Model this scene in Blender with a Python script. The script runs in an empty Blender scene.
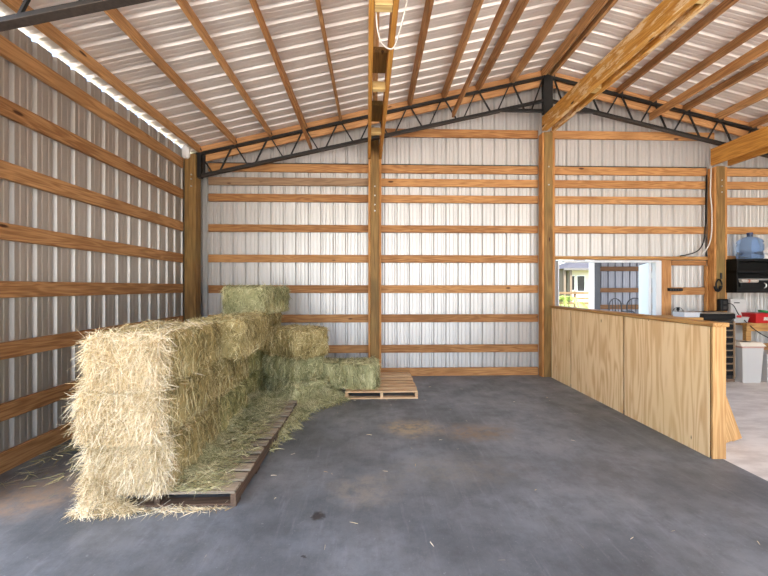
import bpy, bmesh, math, random
import numpy as np
from mathutils import Vector, Matrix

random.seed(7)
S = bpy.context.scene
COL = S.collection

# ------------------------------------------------------------------ camera frame
F, CX, HY, CAMZ = 365.0, 384.0, 287.0, 1.5
TH = math.radians(1.727)
cT, sT = math.cos(TH), math.sin(TH)

def at(px, py, Y):
    """point of the barn at depth Y (metres from the camera) seen in direction px, py"""
    r = (px - CX) / F
    X = Y * (r * cT + sT) / (cT - r * sT)
    yc = X * sT + Y * cT
    return Vector((X, Y, CAMZ + (HY - py) * yc / F))

def ax(px, Y): return at(px, HY, Y).x

def fl(px, py, z=0.0):
    """point on a horizontal level z"""
    yc = (CAMZ - z) * F / (py - HY)
    xc = (px - CX) / F * yc
    return Vector((xc * cT + yc * sT, -xc * sT + yc * cT, z))

# ------------------------------------------------------------------ helpers
def lin(c):
    return tuple((v / 255 / 12.92) if v / 255 <= .04045 else ((v / 255 + .055) / 1.055) ** 2.4 for v in c) + (1,)

class MB:
    def __init__(self): self.v = []; self.f = []; self.m = []; self.smooth = False
    def add(self, vs, fs, mi=0):
        b = len(self.v); self.v += [tuple(v) for v in vs]
        self.f += [tuple(b + i for i in f) for f in fs]; self.m += [mi] * len(fs)
    def box(self, c, s, rot=None, mi=0, ch=0.0):
        hx, hy, hz = s[0] / 2, s[1] / 2, s[2] / 2
        bm = bmesh.new(); bmesh.ops.create_cube(bm, size=1)
        bmesh.ops.scale(bm, vec=s, verts=bm.verts)
        if ch > 0: bmesh.ops.bevel(bm, geom=bm.edges[:], offset=min(ch, .45 * min(s)), segments=1, affect='EDGES')
        M = Matrix.Translation(Vector(c)) @ (rot.to_4x4() if rot else Matrix())
        bm.verts.index_update()
        self.add([M @ v.co for v in bm.verts], [[v.index for v in f.verts] for f in bm.faces], mi); bm.free()
    def bar(self, p0, p1, w, t, up=(0, 0, 1), mi=0, ch=0.0):
        p0, p1 = Vector(p0), Vector(p1)
        self.box((p0 + p1) / 2, ((p1 - p0).length, t, w), frame(p1 - p0, up), mi, ch)
    def tube(self, pts, r, n=8, mi=0, caps=True):
        pts = [Vector(p) for p in pts]; rs = r if isinstance(r, (list, tuple)) else [r] * len(pts)
        vs = []; fs = []
        for i, p in enumerate(pts):
            d = (pts[min(i + 1, len(pts) - 1)] - pts[max(i - 1, 0)]).normalized()
            a = d.orthogonal().normalized() if i == 0 else (pa - d * pa.dot(d)).normalized()
            pa = a; b = d.cross(a)
            for k in range(n):
                t = 2 * math.pi * k / n
                vs.append(p + (a * math.cos(t) + b * math.sin(t)) * rs[i])
        for i in range(len(pts) - 1):
            for k in range(n):
                fs.append((i * n + k, i * n + (k + 1) % n, (i + 1) * n + (k + 1) % n, (i + 1) * n + k))
        if caps: fs.append(tuple(range(n))[::-1]); fs.append(tuple(range((len(pts) - 1) * n, len(pts) * n)))
        self.add(vs, fs, mi)
    def lathe(self, prof, n=24, c=(0, 0, 0), mi=0):
        vs = []; fs = []
        for r, z in prof:
            for k in range(n):
                t = 2 * math.pi * k / n; vs.append((c[0] + r * math.cos(t), c[1] + r * math.sin(t), c[2] + z))
        for i in range(len(prof) - 1):
            for k in range(n):
                fs.append((i * n + k, i * n + (k + 1) % n, (i + 1) * n + (k + 1) % n, (i + 1) * n + k))
        fs.append(tuple(range(n))[::-1]); fs.append(tuple(range((len(prof) - 1) * n, len(prof) * n)))
        self.add(vs, fs, mi)
    def frustum(self, c, s0, s1, h, mi=0):
        x, y, z = c
        vs = [(x - s0[0] / 2, y - s0[1] / 2, z), (x + s0[0] / 2, y - s0[1] / 2, z), (x + s0[0] / 2, y + s0[1] / 2, z), (x - s0[0] / 2, y + s0[1] / 2, z),
              (x - s1[0] / 2, y - s1[1] / 2, z + h), (x + s1[0] / 2, y - s1[1] / 2, z + h), (x + s1[0] / 2, y + s1[1] / 2, z + h), (x - s1[0] / 2, y + s1[1] / 2, z + h)]
        self.add(vs, [(3, 2, 1, 0), (4, 5, 6, 7), (0, 1, 5, 4), (1, 2, 6, 5), (2, 3, 7, 6), (3, 0, 4, 7)], mi)
    def build(self, name, mats, parent=None, M=None, smooth=False):
        me = bpy.data.meshes.new(name); me.from_pydata(self.v, [], self.f)
        if not isinstance(mats, (list, tuple)): mats = [mats]
        for m in mats: me.materials.append(m)
        if len(mats) > 1: me.polygons.foreach_set('material_index', self.m)
        if smooth: me.polygons.foreach_set('use_smooth', [True] * len(self.f))
        me.update()
        o = bpy.data.objects.new(name, me); COL.objects.link(o)
        if M is not None: o.matrix_world = M
        if parent: o.parent = parent
        return o

def frame(d, up=(0, 0, 1)):
    x = Vector(d).normalized(); z = Vector(up); z = (z - x * z.dot(x))
    if z.length < 1e-4: z = Vector((0, 1, 0)) - x * x.y
    z.normalize(); y = z.cross(x)
    return Matrix((x, y, z)).transposed()

def board(name, p0, p1, w, t, mat, up=(0, 0, 1), parent=None, ch=.004):
    """a plank from p0 to p1, w along up, t across; its own long axis is local X"""
    p0, p1 = Vector(p0), Vector(p1)
    mb = MB(); mb.box((0, 0, 0), ((p1 - p0).length, t, w), None, 0, ch)
    M = Matrix.Translation((p0 + p1) / 2) @ frame(p1 - p0, up).to_4x4()
    return mb.build(name, mat, parent, M)

def tag(o, label, cat, group=None, kind=None):
    o['label'] = label; o['category'] = cat
    if group: o['group'] = group
    if kind: o['kind'] = kind
    return o

def empty(name, loc=(0, 0, 0), rz=0):
    o = bpy.data.objects.new(name, None); COL.objects.link(o)
    o.location = loc; o.rotation_euler = (0, 0, rz); o.empty_display_size = .1
    bpy.context.view_layer.update() if False else None
    return o

def struct(o): o['kind'] = 'structure'; return o

def dup(root, loc=None, rz=None):
    r = root.copy(); COL.objects.link(r)
    if loc is not None: r.location = loc
    if rz is not None: r.rotation_euler = (0, 0, rz)
    for ch in list(root.children):
        c = ch.copy(); COL.objects.link(c); c.parent = r
        for g in list(ch.children):
            d = g.copy(); COL.objects.link(d); d.parent = c
    return r

# ------------------------------------------------------------------ materials
def new_mat(name):
    m = bpy.data.materials.new(name); m.use_nodes = True
    nt = m.node_tree; b = nt.nodes['Principled BSDF']
    return m, nt, b

def plain(name, rgb, rough=.5, metal=0, spec=.5, noise=.0, nscale=12):
    m, nt, b = new_mat(name)
    b.inputs['Base Color'].default_value = lin(rgb); b.inputs['Roughness'].default_value = rough
    b.inputs['Metallic'].default_value = metal; b.inputs['Specular IOR Level'].default_value = spec
    if noise:
        tc = nt.nodes.new('ShaderNodeTexCoord'); n = nt.nodes.new('ShaderNodeTexNoise')
        n.inputs['Scale'].default_value = nscale; n.inputs['Detail'].default_value = 5
        nt.links.new(tc.outputs['Object'], n.inputs['Vector'])
        r = nt.nodes.new('ShaderNodeValToRGB'); c = lin(rgb)
        r.color_ramp.elements[0].position = .3; r.color_ramp.elements[1].position = .7
        r.color_ramp.elements[0].color = tuple(v * (1 - noise) for v in c[:3]) + (1,)
        r.color_ramp.elements[1].color = tuple(min(1, v * (1 + noise)) for v in c[:3]) + (1,)
        nt.links.new(n.outputs['Fac'], r.inputs['Fac']); nt.links.new(r.outputs['Color'], b.inputs['Base Color'])
    return m

def math_node(nt, op, a, b=None, clamp=False):
    n = nt.nodes.new('ShaderNodeMath'); n.operation = op; n.use_clamp = clamp
    for i, v in enumerate((a, b)):
        if v is None: continue
        if isinstance(v, (int, float)): n.inputs[i].default_value = v
        else: nt.links.new(v, n.inputs[i])
    return n.outputs[0]

def mixc(nt, fac, a, b):
    n = nt.nodes.new('ShaderNodeMix'); n.data_type = 'RGBA'
    for s, v in ((n.inputs[0], fac), (n.inputs[6], a), (n.inputs[7], b)):
        if isinstance(v, (int, float)): s.default_value = v
        elif isinstance(v, tuple): s.default_value = v
        else: nt.links.new(v, s)
    return n.outputs[2]

def maprange(nt, v, a, b, c=0, d=1):
    n = nt.nodes.new('ShaderNodeMapRange'); n.interpolation_type = 'SMOOTHSTEP'
    nt.links.new(v, n.inputs[0])
    for i, x in enumerate((a, b, c, d)): n.inputs[1 + i].default_value = x
    return n.outputs[0]

def wood(name, light, dark, knot=(70, 38, 18), rough=.65, ring=9.0, stretch=.35, knots=.10, vary=.35, weather=None, patch=None, across=4, amp=.30):
    m, nt, b = new_mat(name); N, L = nt.nodes, nt.links
    tc = N.new('ShaderNodeTexCoord'); oi = N.new('ShaderNodeObjectInfo')
    comb = N.new('ShaderNodeCombineXYZ')
    rnd = oi.outputs['Random']
    L.new(math_node(nt, 'MULTIPLY', rnd, 37.0), comb.inputs[0]); L.new(math_node(nt, 'MULTIPLY', rnd, 91.0), comb.inputs[1]); L.new(math_node(nt, 'MULTIPLY', rnd, 53.0), comb.inputs[2])
    add = N.new('ShaderNodeVectorMath'); add.operation = 'ADD'
    L.new(tc.outputs['Object'], add.inputs[0]); L.new(comb.outputs[0], add.inputs[1])
    mp = N.new('ShaderNodeMapping'); mp.inputs['Scale'].default_value = (stretch, across, across); L.new(add.outputs[0], mp.inputs['Vector'])
    n1 = N.new('ShaderNodeTexNoise'); n1.inputs['Scale'].default_value = 2.2; n1.inputs['Detail'].default_value = 2.5; n1.inputs['Distortion'].default_value = .3
    L.new(mp.outputs[0], n1.inputs['Vector'])
    s = math_node(nt, 'SINE', math_node(nt, 'MULTIPLY', n1.outputs['Fac'], ring * 6.28))
    s = math_node(nt, 'MULTIPLY_ADD', s, .5); s.node.inputs[2].default_value = .5
    mp2 = N.new('ShaderNodeMapping'); mp2.inputs['Scale'].default_value = (2.5, 60, 60); L.new(add.outputs[0], mp2.inputs['Vector'])
    n2 = N.new('ShaderNodeTexNoise'); n2.inputs['Scale'].default_value = 1.5; n2.inputs['Detail'].default_value = 4; L.new(mp2.outputs[0], n2.inputs['Vector'])
    fac = math_node(nt, 'ADD', math_node(nt, 'MULTIPLY', s, amp), math_node(nt, 'MULTIPLY', n2.outputs['Fac'], .85))
    fac = math_node(nt, 'ADD', fac, math_node(nt, 'MULTIPLY', math_node(nt, 'SUBTRACT', rnd, .5), vary), clamp=True)
    col = mixc(nt, maprange(nt, fac, .2, .95), lin(dark), lin(light))
    # slow blotches along the board
    n3 = N.new('ShaderNodeTexNoise'); n3.inputs['Scale'].default_value = 1.3; n3.inputs['Detail'].default_value = 3; L.new(add.outputs[0], n3.inputs['Vector'])
    col = mixc(nt, maprange(nt, n3.outputs['Fac'], .45, .75, 0, .5), col, lin(weather or dark))
    if patch:
        n4 = N.new('ShaderNodeTexNoise'); n4.inputs['Scale'].default_value = 5; n4.inputs['Detail'].default_value = 6; n4.inputs['Roughness'].default_value = .75
        mp4 = N.new('ShaderNodeMapping'); mp4.inputs['Scale'].default_value = (.5, 2.2, 2.2); L.new(add.outputs[0], mp4.inputs['Vector']); L.new(mp4.outputs[0], n4.inputs['Vector'])
        col = mixc(nt, maprange(nt, n4.outputs['Fac'], .5, .58, 0, .8), col, lin(patch))
    if knots:
        mp3 = N.new('ShaderNodeMapping'); mp3.inputs['Scale'].default_value = (1.6, 5.0, 5.0); L.new(add.outputs[0], mp3.inputs['Vector'])
        vo = N.new('ShaderNodeTexVoronoi'); vo.inputs['Scale'].default_value = 1.0; L.new(mp3.outputs[0], vo.inputs['Vector'])
        k = maprange(nt, vo.outputs['Distance'], knots * .5, knots, 1, 0)
        col = mixc(nt, k, col, lin(knot))
    L.new(col, b.inputs['Base Color']); b.inputs['Roughness'].default_value = rough; b.inputs['Specular IOR Level'].default_value = .3
    bp = N.new('ShaderNodeBump'); bp.inputs['Strength'].default_value = .25; bp.inputs['Distance'].default_value = .004
    L.new(n2.outputs['Fac'], bp.inputs['Height']); L.new(bp.outputs[0], b.inputs['Normal'])
    return m

def hay_mat(name, cols, patchy=.25):
    m, nt, b = new_mat(name); N, L = nt.nodes, nt.links
    g = N.new('ShaderNodeNewGeometry'); r = N.new('ShaderNodeValToRGB')
    els = r.color_ramp.elements
    while len(els) < len(cols): els.new(.5)
    for i, c in enumerate(cols): els[i].position = i / (len(cols) - 1); els[i].color = lin(c)
    tc = N.new('ShaderNodeTexCoord'); n = N.new('ShaderNodeTexNoise'); n.inputs['Scale'].default_value = 5; n.inputs['Detail'].default_value = 3
    L.new(tc.outputs['Object'], n.inputs['Vector'])
    f = math_node(nt, 'ADD', g.outputs['Random Per Island'], math_node(nt, 'MULTIPLY', math_node(nt, 'SUBTRACT', n.outputs['Fac'], .5), patchy * 4), clamp=True)
    L.new(f, r.inputs['Fac']); L.new(r.outputs['Color'], b.inputs['Base Color'])
    b.inputs['Roughness'].default_value = .6; b.inputs['Specular IOR Level'].default_value = .25
    return m

M_girt = wood('pine_girt', (190, 140, 88), (136, 90, 50))
M_girt_l = wood('pine_girt_brown', (190, 144, 96), (132, 90, 54))
M_girt_grey = wood('weathered_girt', (165, 135, 105), (120, 92, 68), vary=.1)
M_purlin = wood('purlin_wood', (200, 152, 100), (140, 96, 56))
M_post = wood('treated_post', (152, 118, 68), (106, 78, 42), ring=5, vary=.15, weather=(120, 105, 60))
M_ply_edge = wood('post_ply', (196, 142, 82), (150, 98, 50), vary=.1)
M_beam = wood('yellow_beam', (206, 152, 72), (160, 106, 40), vary=.15, patch=(226, 200, 158))
M_beam_clean = wood('amber_beam', (204, 148, 68), (160, 104, 42), vary=.15)
M_block = wood('pale_block', (214, 186, 126), (176, 140, 84), knots=.06)
M_rafter = wood('rafter_wood', (206, 154, 102), (158, 108, 64))
M_panel = wood('plywood', (238, 206, 158), (212, 168, 116), knot=(120, 80, 45), ring=9, stretch=.22, knots=.05, vary=.06, weather=(226, 192, 136), across=2.2, amp=.55)
M_endb = wood('end_board_wood', (206, 164, 108), (170, 124, 74), knot=(120, 80, 45), ring=8, stretch=.3, knots=.05, vary=.1)
M_cap = wood('cap_wood', (196, 152, 92), (146, 102, 56))
M_pallet_old = wood('grey_pallet', (176, 162, 140), (122, 108, 90), knots=.05, weather=(140, 128, 112))
M_pallet_red = wood('dark_stringer', (112, 90, 72), (72, 56, 44), knots=.05)
M_pallet_new = wood('fresh_pallet', (222, 190, 148), (184, 144, 102), knots=.05)
M_black = plain('black_steel', (26, 25, 24), .45, 0, .4, .25)
M_rust = plain('dusty_steel', (58, 50, 44), .6, 0, .4, .35, 40)
M_alu = plain('silver', (190, 190, 188), .35, .8)
M_white = plain('white_paint', (232, 232, 230), .4)
M_black_pl = plain('black_plastic', (6, 6, 7), .45, 0, .25)
M_cable_w = plain('grey_cable', (205, 200, 190), .5)
M_green_strip = plain('dark_green_strip', (24, 34, 28), .6)

def metal_sheet(name, rgb, metal=.6):
    m, nt, b = new_mat(name); N, L = nt.nodes, nt.links
    tc = N.new('ShaderNodeTexCoord'); n = N.new('ShaderNodeTexNoise'); n.inputs['Scale'].default_value = 1.4; n.inputs['Detail'].default_value = 5
    L.new(tc.outputs['Object'], n.inputs['Vector'])
    c = lin(rgb); L.new(mixc(nt, n.outputs['Fac'], tuple(v * .88 for v in c[:3]) + (1,), tuple(min(1, v * 1.1) for v in c[:3]) + (1,)), b.inputs['Base Color'])
    b.inputs['Roughness'].default_value = .44; b.inputs['Specular IOR Level'].default_value = .5; b.inputs['Metallic'].default_value = metal
    return m
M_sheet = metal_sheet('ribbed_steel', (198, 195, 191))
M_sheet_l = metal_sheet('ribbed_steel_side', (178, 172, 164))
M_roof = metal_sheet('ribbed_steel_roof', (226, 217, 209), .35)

HAY_CREAM = [(178, 156, 114), (218, 198, 154), (236, 220, 184), (248, 238, 212)]
HAY_TAN = [(112, 98, 58), (160, 142, 92), (194, 176, 122), (230, 214, 166)]
HAY_GREEN = [(104, 98, 58), (150, 142, 90), (182, 172, 116), (222, 208, 154)]
HAY_GREEN2 = [(108, 106, 68), (156, 152, 106), (192, 186, 138), (228, 218, 174)]
M_hay_cream = hay_mat('straw_cream', HAY_CREAM); M_hay_tan = hay_mat('hay_tan', HAY_TAN)
M_hay_green = hay_mat('hay_green', HAY_GREEN); M_hay_green2 = hay_mat('hay_fresh', HAY_GREEN2)

# ------------------------------------------------------------------ dimensions
XL, XLG = -3.02, -2.975            # left sheet, left girt face
YG, YB = 6.13, 6.175               # back girt face, back sheet
RX, SLOPE = 2.87, .237             # ridge, roof pitch
ZE = 3.73                          # roof sheet height at the left sheet
XR = 2 * RX - XL
YF = -2.6                          # open front
YLW = 2.35                         # the left wall starts here; the bay in front of it is open
def zroof(x): return ZE + SLOPE * (RX - XL) - SLOPE * abs(x - RX)
YT = 5.93                          # back truss
DOOR0, DOOR1, DOORZ = ax(557.5, YG), ax(661, YG), 1.955

# ------------------------------------------------------------------ room shell
def ribs(a, b, first, pitch=.2087, minor=.0035):
    """profile of the sheet: (position, outward depth)"""
    pts = [(a, 0)]
    k = first
    while k < b:
        for s, d in ((-.028, 0), (-.010, .030), (.010, .030), (.028, 0)): pts.append((k + s, d))
        for q in (1 / 3, 2 / 3):
            c = k + pitch * q
            for s, d in ((-.013, 0), (-.006, minor), (.006, minor), (.013, 0)): pts.append((c + s, d))
        k += pitch
    pts = [p for p in pts if a <= p[0] <= b]; pts.append((b, 0))
    return pts

def sheet(name, prof, fn, mat, thick=.0015):
    """fn(position, depth) -> two end points of the strip line"""
    mb = MB(); vs = []; fs = []
    for s, d in prof:
        p, q = fn(s, d); vs += [p, q]
    for i in range(len(prof) - 1): fs.append((2 * i, 2 * i + 1, 2 * i + 3, 2 * i + 2))
    mb.add(vs, fs); o = mb.build(name, mat)
    md = o.modifiers.new('thickness', 'SOLIDIFY'); md.thickness = thick; md.offset = 0
    return struct(o)

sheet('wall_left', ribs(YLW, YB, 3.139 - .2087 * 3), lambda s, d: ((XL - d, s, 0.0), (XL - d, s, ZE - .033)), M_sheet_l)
# gap at the eave is left open: daylight shows there
def back_fn(z0): return lambda s, d: ((s, YB + d, z0), (s, YB + d, zroof(s) - .004))
sheet('wall_back', ribs(XL, DOOR0, XL + .07, minor=.007), back_fn(0.0), M_sheet)
sheet('wall_back', ribs(DOOR0, DOOR1, XL + .07, minor=.007), back_fn(DOORZ + .03), M_sheet)
sheet('wall_back', ribs(DOOR1, XR, XL + .07, minor=.007), back_fn(0.0), M_sheet)
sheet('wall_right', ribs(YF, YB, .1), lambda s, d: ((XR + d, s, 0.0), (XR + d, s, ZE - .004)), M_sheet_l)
sheet('ceiling', ribs(YF, YB + .1, YF + .1), lambda s, d: ((XL - .034, s, zroof(XL - .034) + d), (RX, s, zroof(RX) + d)), M_roof)
sheet('ceiling', ribs(YF, YB + .1, YF + .1), lambda s, d: ((RX, s, zroof(RX) + d), (XR + .1, s, zroof(XR + .1) + d)), M_roof)

# floors
def floor_mat():
    m, nt, b = new_mat('dark_coated_floor'); N, L = nt.nodes, nt.links
    tc = N.new('ShaderNodeTexCoord'); P = tc.outputs['Object']
    def noise(scale, detail=5, rough=.55, vec=P, dist=0):
        n = N.new('ShaderNodeTexNoise'); n.inputs['Scale'].default_value = scale; n.inputs['Detail'].default_value = detail
        n.inputs['Roughness'].default_value = rough; n.inputs['Distortion'].default_value = dist; L.new(vec, n.inputs['Vector']); return n.outputs['Fac']
    col = mixc(nt, maprange(nt, noise(.9, 6, .6), .35, .65), lin((92, 97, 100)), lin((126, 131, 135)))
    # streaks brushed along the barn
    mp = N.new('ShaderNodeMapping'); mp.inputs['Scale'].default_value = (14, 1.6, 1); mp.inputs['Rotation'].default_value = (0, 0, .5); L.new(P, mp.inputs['Vector'])
    col = mixc(nt, maprange(nt, noise(1.2, 6, .7, mp.outputs[0]), .5, .8, 0, .45), col, lin((150, 152, 158)))
    col = mixc(nt, maprange(nt, noise(28, 3, .6), .66, .78, 0, .5), col, lin((170, 172, 176)))
    col = mixc(nt, maprange(nt, noise(5, 10, .78), .42, .66, 0, .38), col, lin((66, 68, 70)))
    col = mixc(nt, maprange(nt, noise(60, 4, .7), .60, .74, 0, .35), col, lin((168, 170, 172)))
    # brown stains and dark spots where they lie
    wob = N.new('ShaderNodeTexNoise'); wob.inputs['Scale'].default_value = 3.5; wob.inputs['Detail'].default_value = 6; wob.inputs['Roughness'].default_value = .7; L.new(P, wob.inputs['Vector'])
    wv = N.new('ShaderNodeVectorMath'); wv.operation = 'MULTIPLY_ADD'; L.new(wob.outputs['Color'], wv.inputs[0]); wv.inputs[1].default_value = (.42, .42, 0)
    L.new(P, wv.inputs[2])
    speck = maprange(nt, noise(11, 9, .78), .36, .62, .12, 1.0)
    fine = N.new('ShaderNodeTexNoise'); fine.inputs['Scale'].default_value = 30; fine.inputs['Detail'].default_value = 4; L.new(P, fine.inputs['Vector'])
    fv = N.new('ShaderNodeVectorMath'); fv.operation = 'MULTIPLY_ADD'; L.new(fine.outputs['Color'], fv.inputs[0]); fv.inputs[1].default_value = (.07, .07, 0); L.new(P, fv.inputs[2])
    def stain(c, rx, ry, color, amt, soft=.5, wobble=True):
        nonlocal col
        mp = N.new('ShaderNodeMapping'); off = .21 if wobble else .035
        mp.inputs['Location'].default_value = (-(c[0] + off) / rx, -(c[1] + off) / ry, 0); mp.inputs['Scale'].default_value = (1 / rx, 1 / ry, 0)
        L.new(wv.outputs[0] if wobble else fv.outputs[0], mp.inputs['Vector'])
        ln = N.new('ShaderNodeVectorMath'); ln.operation = 'LENGTH'; L.new(mp.outputs[0], ln.inputs[0])
        k = maprange(nt, ln.outputs['Value'], soft, 1.0, amt, 0)
        if wobble: k = math_node(nt, 'MULTIPLY', k, speck)
        col = mixc(nt, k, col, lin(color))
    stain(fl(412, 428), .42, .30, (172, 152, 116), .9, .3)
    stain(fl(475, 432), .55, .32, (140, 116, 84), .75, .2)
    stain(fl(450, 470), .9, .35, (128, 124, 114), .6, .2)
    stain(fl(365, 490), .35, .32, (140, 134, 122), .75, .3)
    stain(fl(28, 497), .55, .35, (150, 130, 112), .95, .3)
    stain(fl(60, 478), .5, .4, (126, 112, 98), .7, .2)
    stain(fl(318, 516), .055, .06, (48, 46, 46), .9, .5, False)
    stain(fl(304, 557), .022, .02, (46, 44, 44), .9, .5, False)
    stain(fl(600, 470), 1.2, .5, (92, 90, 90), .5, .1)
    L.new(col, b.inputs['Base Color'])
    L.new(maprange(nt, noise(2.5, 5), .3, .7, .42, .62), b.inputs['Roughness']); b.inputs['Specular IOR Level'].default_value = .5
    bp = N.new('ShaderNodeBump'); bp.inputs['Strength'].default_value = .25; bp.inputs['Distance'].default_value = .01
    L.new(noise(22, 6, .7), bp.inputs['Height']); L.new(bp.outputs[0], b.inputs['Normal'])
    return m
def conc_mat():
    m, nt, b = new_mat('pale_concrete'); N, L = nt.nodes, nt.links
    tc = N.new('ShaderNodeTexCoord'); mp = N.new('ShaderNodeMapping'); mp.inputs['Scale'].default_value = (1, 2.5, 1); L.new(tc.outputs['Object'], mp.inputs['Vector'])
    n = N.new('ShaderNodeTexNoise'); n.inputs['Scale'].default_value = 2; n.inputs['Detail'].default_value = 8; n.inputs['Roughness'].default_value = .65; L.new(mp.outputs[0], n.inputs['Vector'])
    L.new(mixc(nt, maprange(nt, n.outputs['Fac'], .35, .65), lin((196, 190, 182)), lin((224, 220, 213))), b.inputs['Base Color'])
    b.inputs['Roughness'].default_value = .55
    return m
M_floor = floor_mat(); M_conc = conc_mat()
XD = 3.05
mb = MB(); mb.box(((XL + .0 + XD) / 2, (YF + YB) / 2, -.05), (XD - XL, YB - YF, .1)); o = mb.build('floor', M_floor)
# keep the object's origin at the world origin so that stains lie where they were seen
struct(o)
mb = MB(); mb.box(((XD + XR) / 2, (YF + YB) / 2, -.05), (XR - XD, YB - YF, .1)); struct(mb.build('floor', M_conc))
# ground outside
def ground_mat():
    m, nt, b = new_mat('lawn_ground'); N, L = nt.nodes, nt.links
    tc = N.new('ShaderNodeTexCoord'); n = N.new('ShaderNodeTexNoise'); n.inputs['Scale'].default_value = .8; n.inputs['Detail'].default_value = 6
    L.new(tc.outputs['Object'], n.inputs['Vector'])
    L.new(mixc(nt, n.outputs['Fac'], lin((84, 92, 40)), lin((112, 112, 60))), b.inputs['Base Color']); b.inputs['Roughness'].default_value = .9
    return m
M_lawn = ground_mat()
M_yard = plain('pale_bounce_yard', (206, 200, 192), .9, 0, .2, .12, 3)  # unseen yard surface, made this pale to bounce daylight into the barn
mb = MB(); mb.box((0, 60, -.14), (160, 106.6, .1)); struct(mb.build('ground', M_lawn))
mb = MB(); mb.box((0, -31.6, -.14), (160, 76.6, .1)); struct(mb.build('ground', M_yard))

# ------------------------------------------------------------------ posts
def post(x0, x1, y0, y1, ztop, label, plies=True, bolts=(), zt2=None):
    root = empty('wooden_post', ((x0 + x1) / 2, (y0 + y1) / 2, 0))
    w = x1 - x0; d = y1 - y0
    pl = .038 if plies else 0
    def up(name, xa, xb, mat, zt, dy=0):
        mbb = MB(); mbb.box((0, 0, 0), (zt, d - 2 * dy, xb - xa), None, 0, .005)
        M = Matrix.Translation(((xa + xb) / 2 - (x0 + x1) / 2, 0, zt / 2)) @ Matrix.Rotation(-math.pi / 2, 4, 'Y')
        o = mbb.build(name, mat); o.parent = root; o.matrix_local = M
        return o
    up('core', x0 + pl, x1 - pl, M_post, ztop)
    if plies:
        up('side_ply', x0, x0 + pl - .0015, M_ply_edge, zt2 or ztop, .003); up('side_ply', x1 - pl + .0015, x1, M_ply_edge, zt2 or ztop, .003)
    for bx, bz in bolts:
        b = MB(); b.tube([(bx - (x0 + x1) / 2, -d / 2 - .012, bz), (bx - (x0 + x1) / 2, -d / 2 + .02, bz)], .012, 8)
        b.build('bolt', M_alu, root)
    tag(root, label, 'post', 'wooden posts of the barn frame')
    return root

YP = 5.985
post(-2.97, -2.795, 5.84, 6.02, zroof(-2.85) - .17, 'wide brown wooden post in the corner of left and back walls', False,
     [(-2.86, 3.27), (-2.86, 3.20), (-2.86, 3.09)])
post(-.078, .138, YP, 6.125, 4.12, 'middle wooden post rising behind the small pale pallet', True, [(.03, 3.15), (.03, 3.0), (.03, 2.85), (.03, 2.75)], 3.6)
post(2.812, 3.028, YP, 6.125, 4.085, 'wooden post under the ridge at far end of the plywood half wall', True, [(2.92, 3.5), (2.92, 3.2)], 4.07)
post(5.76, 5.985, YP, 6.125, 3.545, 'wooden post with black outlet box beside the black tool rack', True, [(5.88, 3.3), (5.88, 3.2), (5.88, 3.1)], 3.53)

post(-2.97, -2.755, 2.36, 2.57, 3.22, 'wooden post carrying the nearest truss end, at the open side', False)
# ------------------------------------------------------------------ girts
ORD = ['bottom', 'second', 'third', 'fourth', 'fifth', 'sixth', 'seventh', 'eighth', 'ninth', 'tenth']
gl = [(.0, .16), (.42, .555), (.915, 1.05), (1.412, 1.548), (1.883, 2.02), (2.378, 2.52), (2.889, 3.03), (3.37, 3.52)]
for i, (a, b) in enumerate(gl):
    o = board('girt', (-2.996, YLW + .02, (a + b) / 2), (-2.996, 5.83, (a + b) / 2), b - a, .04, M_girt_l)
    nm = ['bottom skirt board' if i == 0 else ORD[i] + ' girt up from the floor'][0]
    tag(o, f'{nm} along the left ribbed wall, brown pine', 'wall board', 'horizontal girts on the left wall')

gb = [(.0, .135), (.393, .523), (.905, 1.037), (1.399, 1.531), (1.911, 2.039), (2.418, 2.541), (2.922, 3.05), (3.195, 3.325), (3.42, 3.553)]
YGC = YG + .02
bays = [(-2.73, -.08, 'between corner post and middle post'), (.14, 2.81, 'between middle post and ridge post'),
        (3.03, 5.76, 'above the doorway right of the ridge post'), (5.99, XR - .02, 'right of the outlet-box post')]
for bi, (xa, xb, where) in enumerate(bays):
    for i, (a, b) in enumerate(gb):
        if bi == 2 and i < 5: continue
        if bi == 3 and i in (3, 4): pass
        dz = (-.0, .0, -.0, -.0)[bi]
        mat = M_girt_grey if (bi == 0 and i == 7) else M_girt
        if bi == 2 and i == 5: pass
        o = board('girt', (xa, YGC, (a + b) / 2 + dz), (xb, YGC, (a + b) / 2 + dz), b - a, .038, mat)
        if bi == 2: nm = ['lowest', 'second lowest', 'third lowest', 'topmost'][i - 5] + ' girt'
        else: nm = 'bottom board' if i == 0 else ('greyish ' if mat is M_girt_grey else '') + ORD[i] + ' girt from the floor'
        tag(o, f'{nm} on back wall {where}', 'wall board', 'horizontal girts on the back wall')
# gable board between the mid post and the ridge, and beyond it
o = board('girt', (.14, YGC, 4.10), (2.81, YGC, 4.10), .135, .038, M_girt); tag(o, 'short gable board behind the truss, left of the ridge post', 'wall board', 'horizontal girts on the back wall')
o = board('girt', (3.03, YGC, 4.10), (5.9, YGC, 4.10), .135, .038, M_girt); tag(o, 'short gable board behind the truss, right of the ridge post', 'wall board', 'horizontal girts on the back wall')
# dark strip along the top girt, one per bay
for bi, (xa, xb, where) in enumerate(bays):
    mb = MB(); mb.box(((xa + xb) / 2, YG + .03, 3.562), (xb - xa, .05, .016)); o = mb.build('trim_%d' % (bi + 1), M_green_strip); struct(o)
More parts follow.
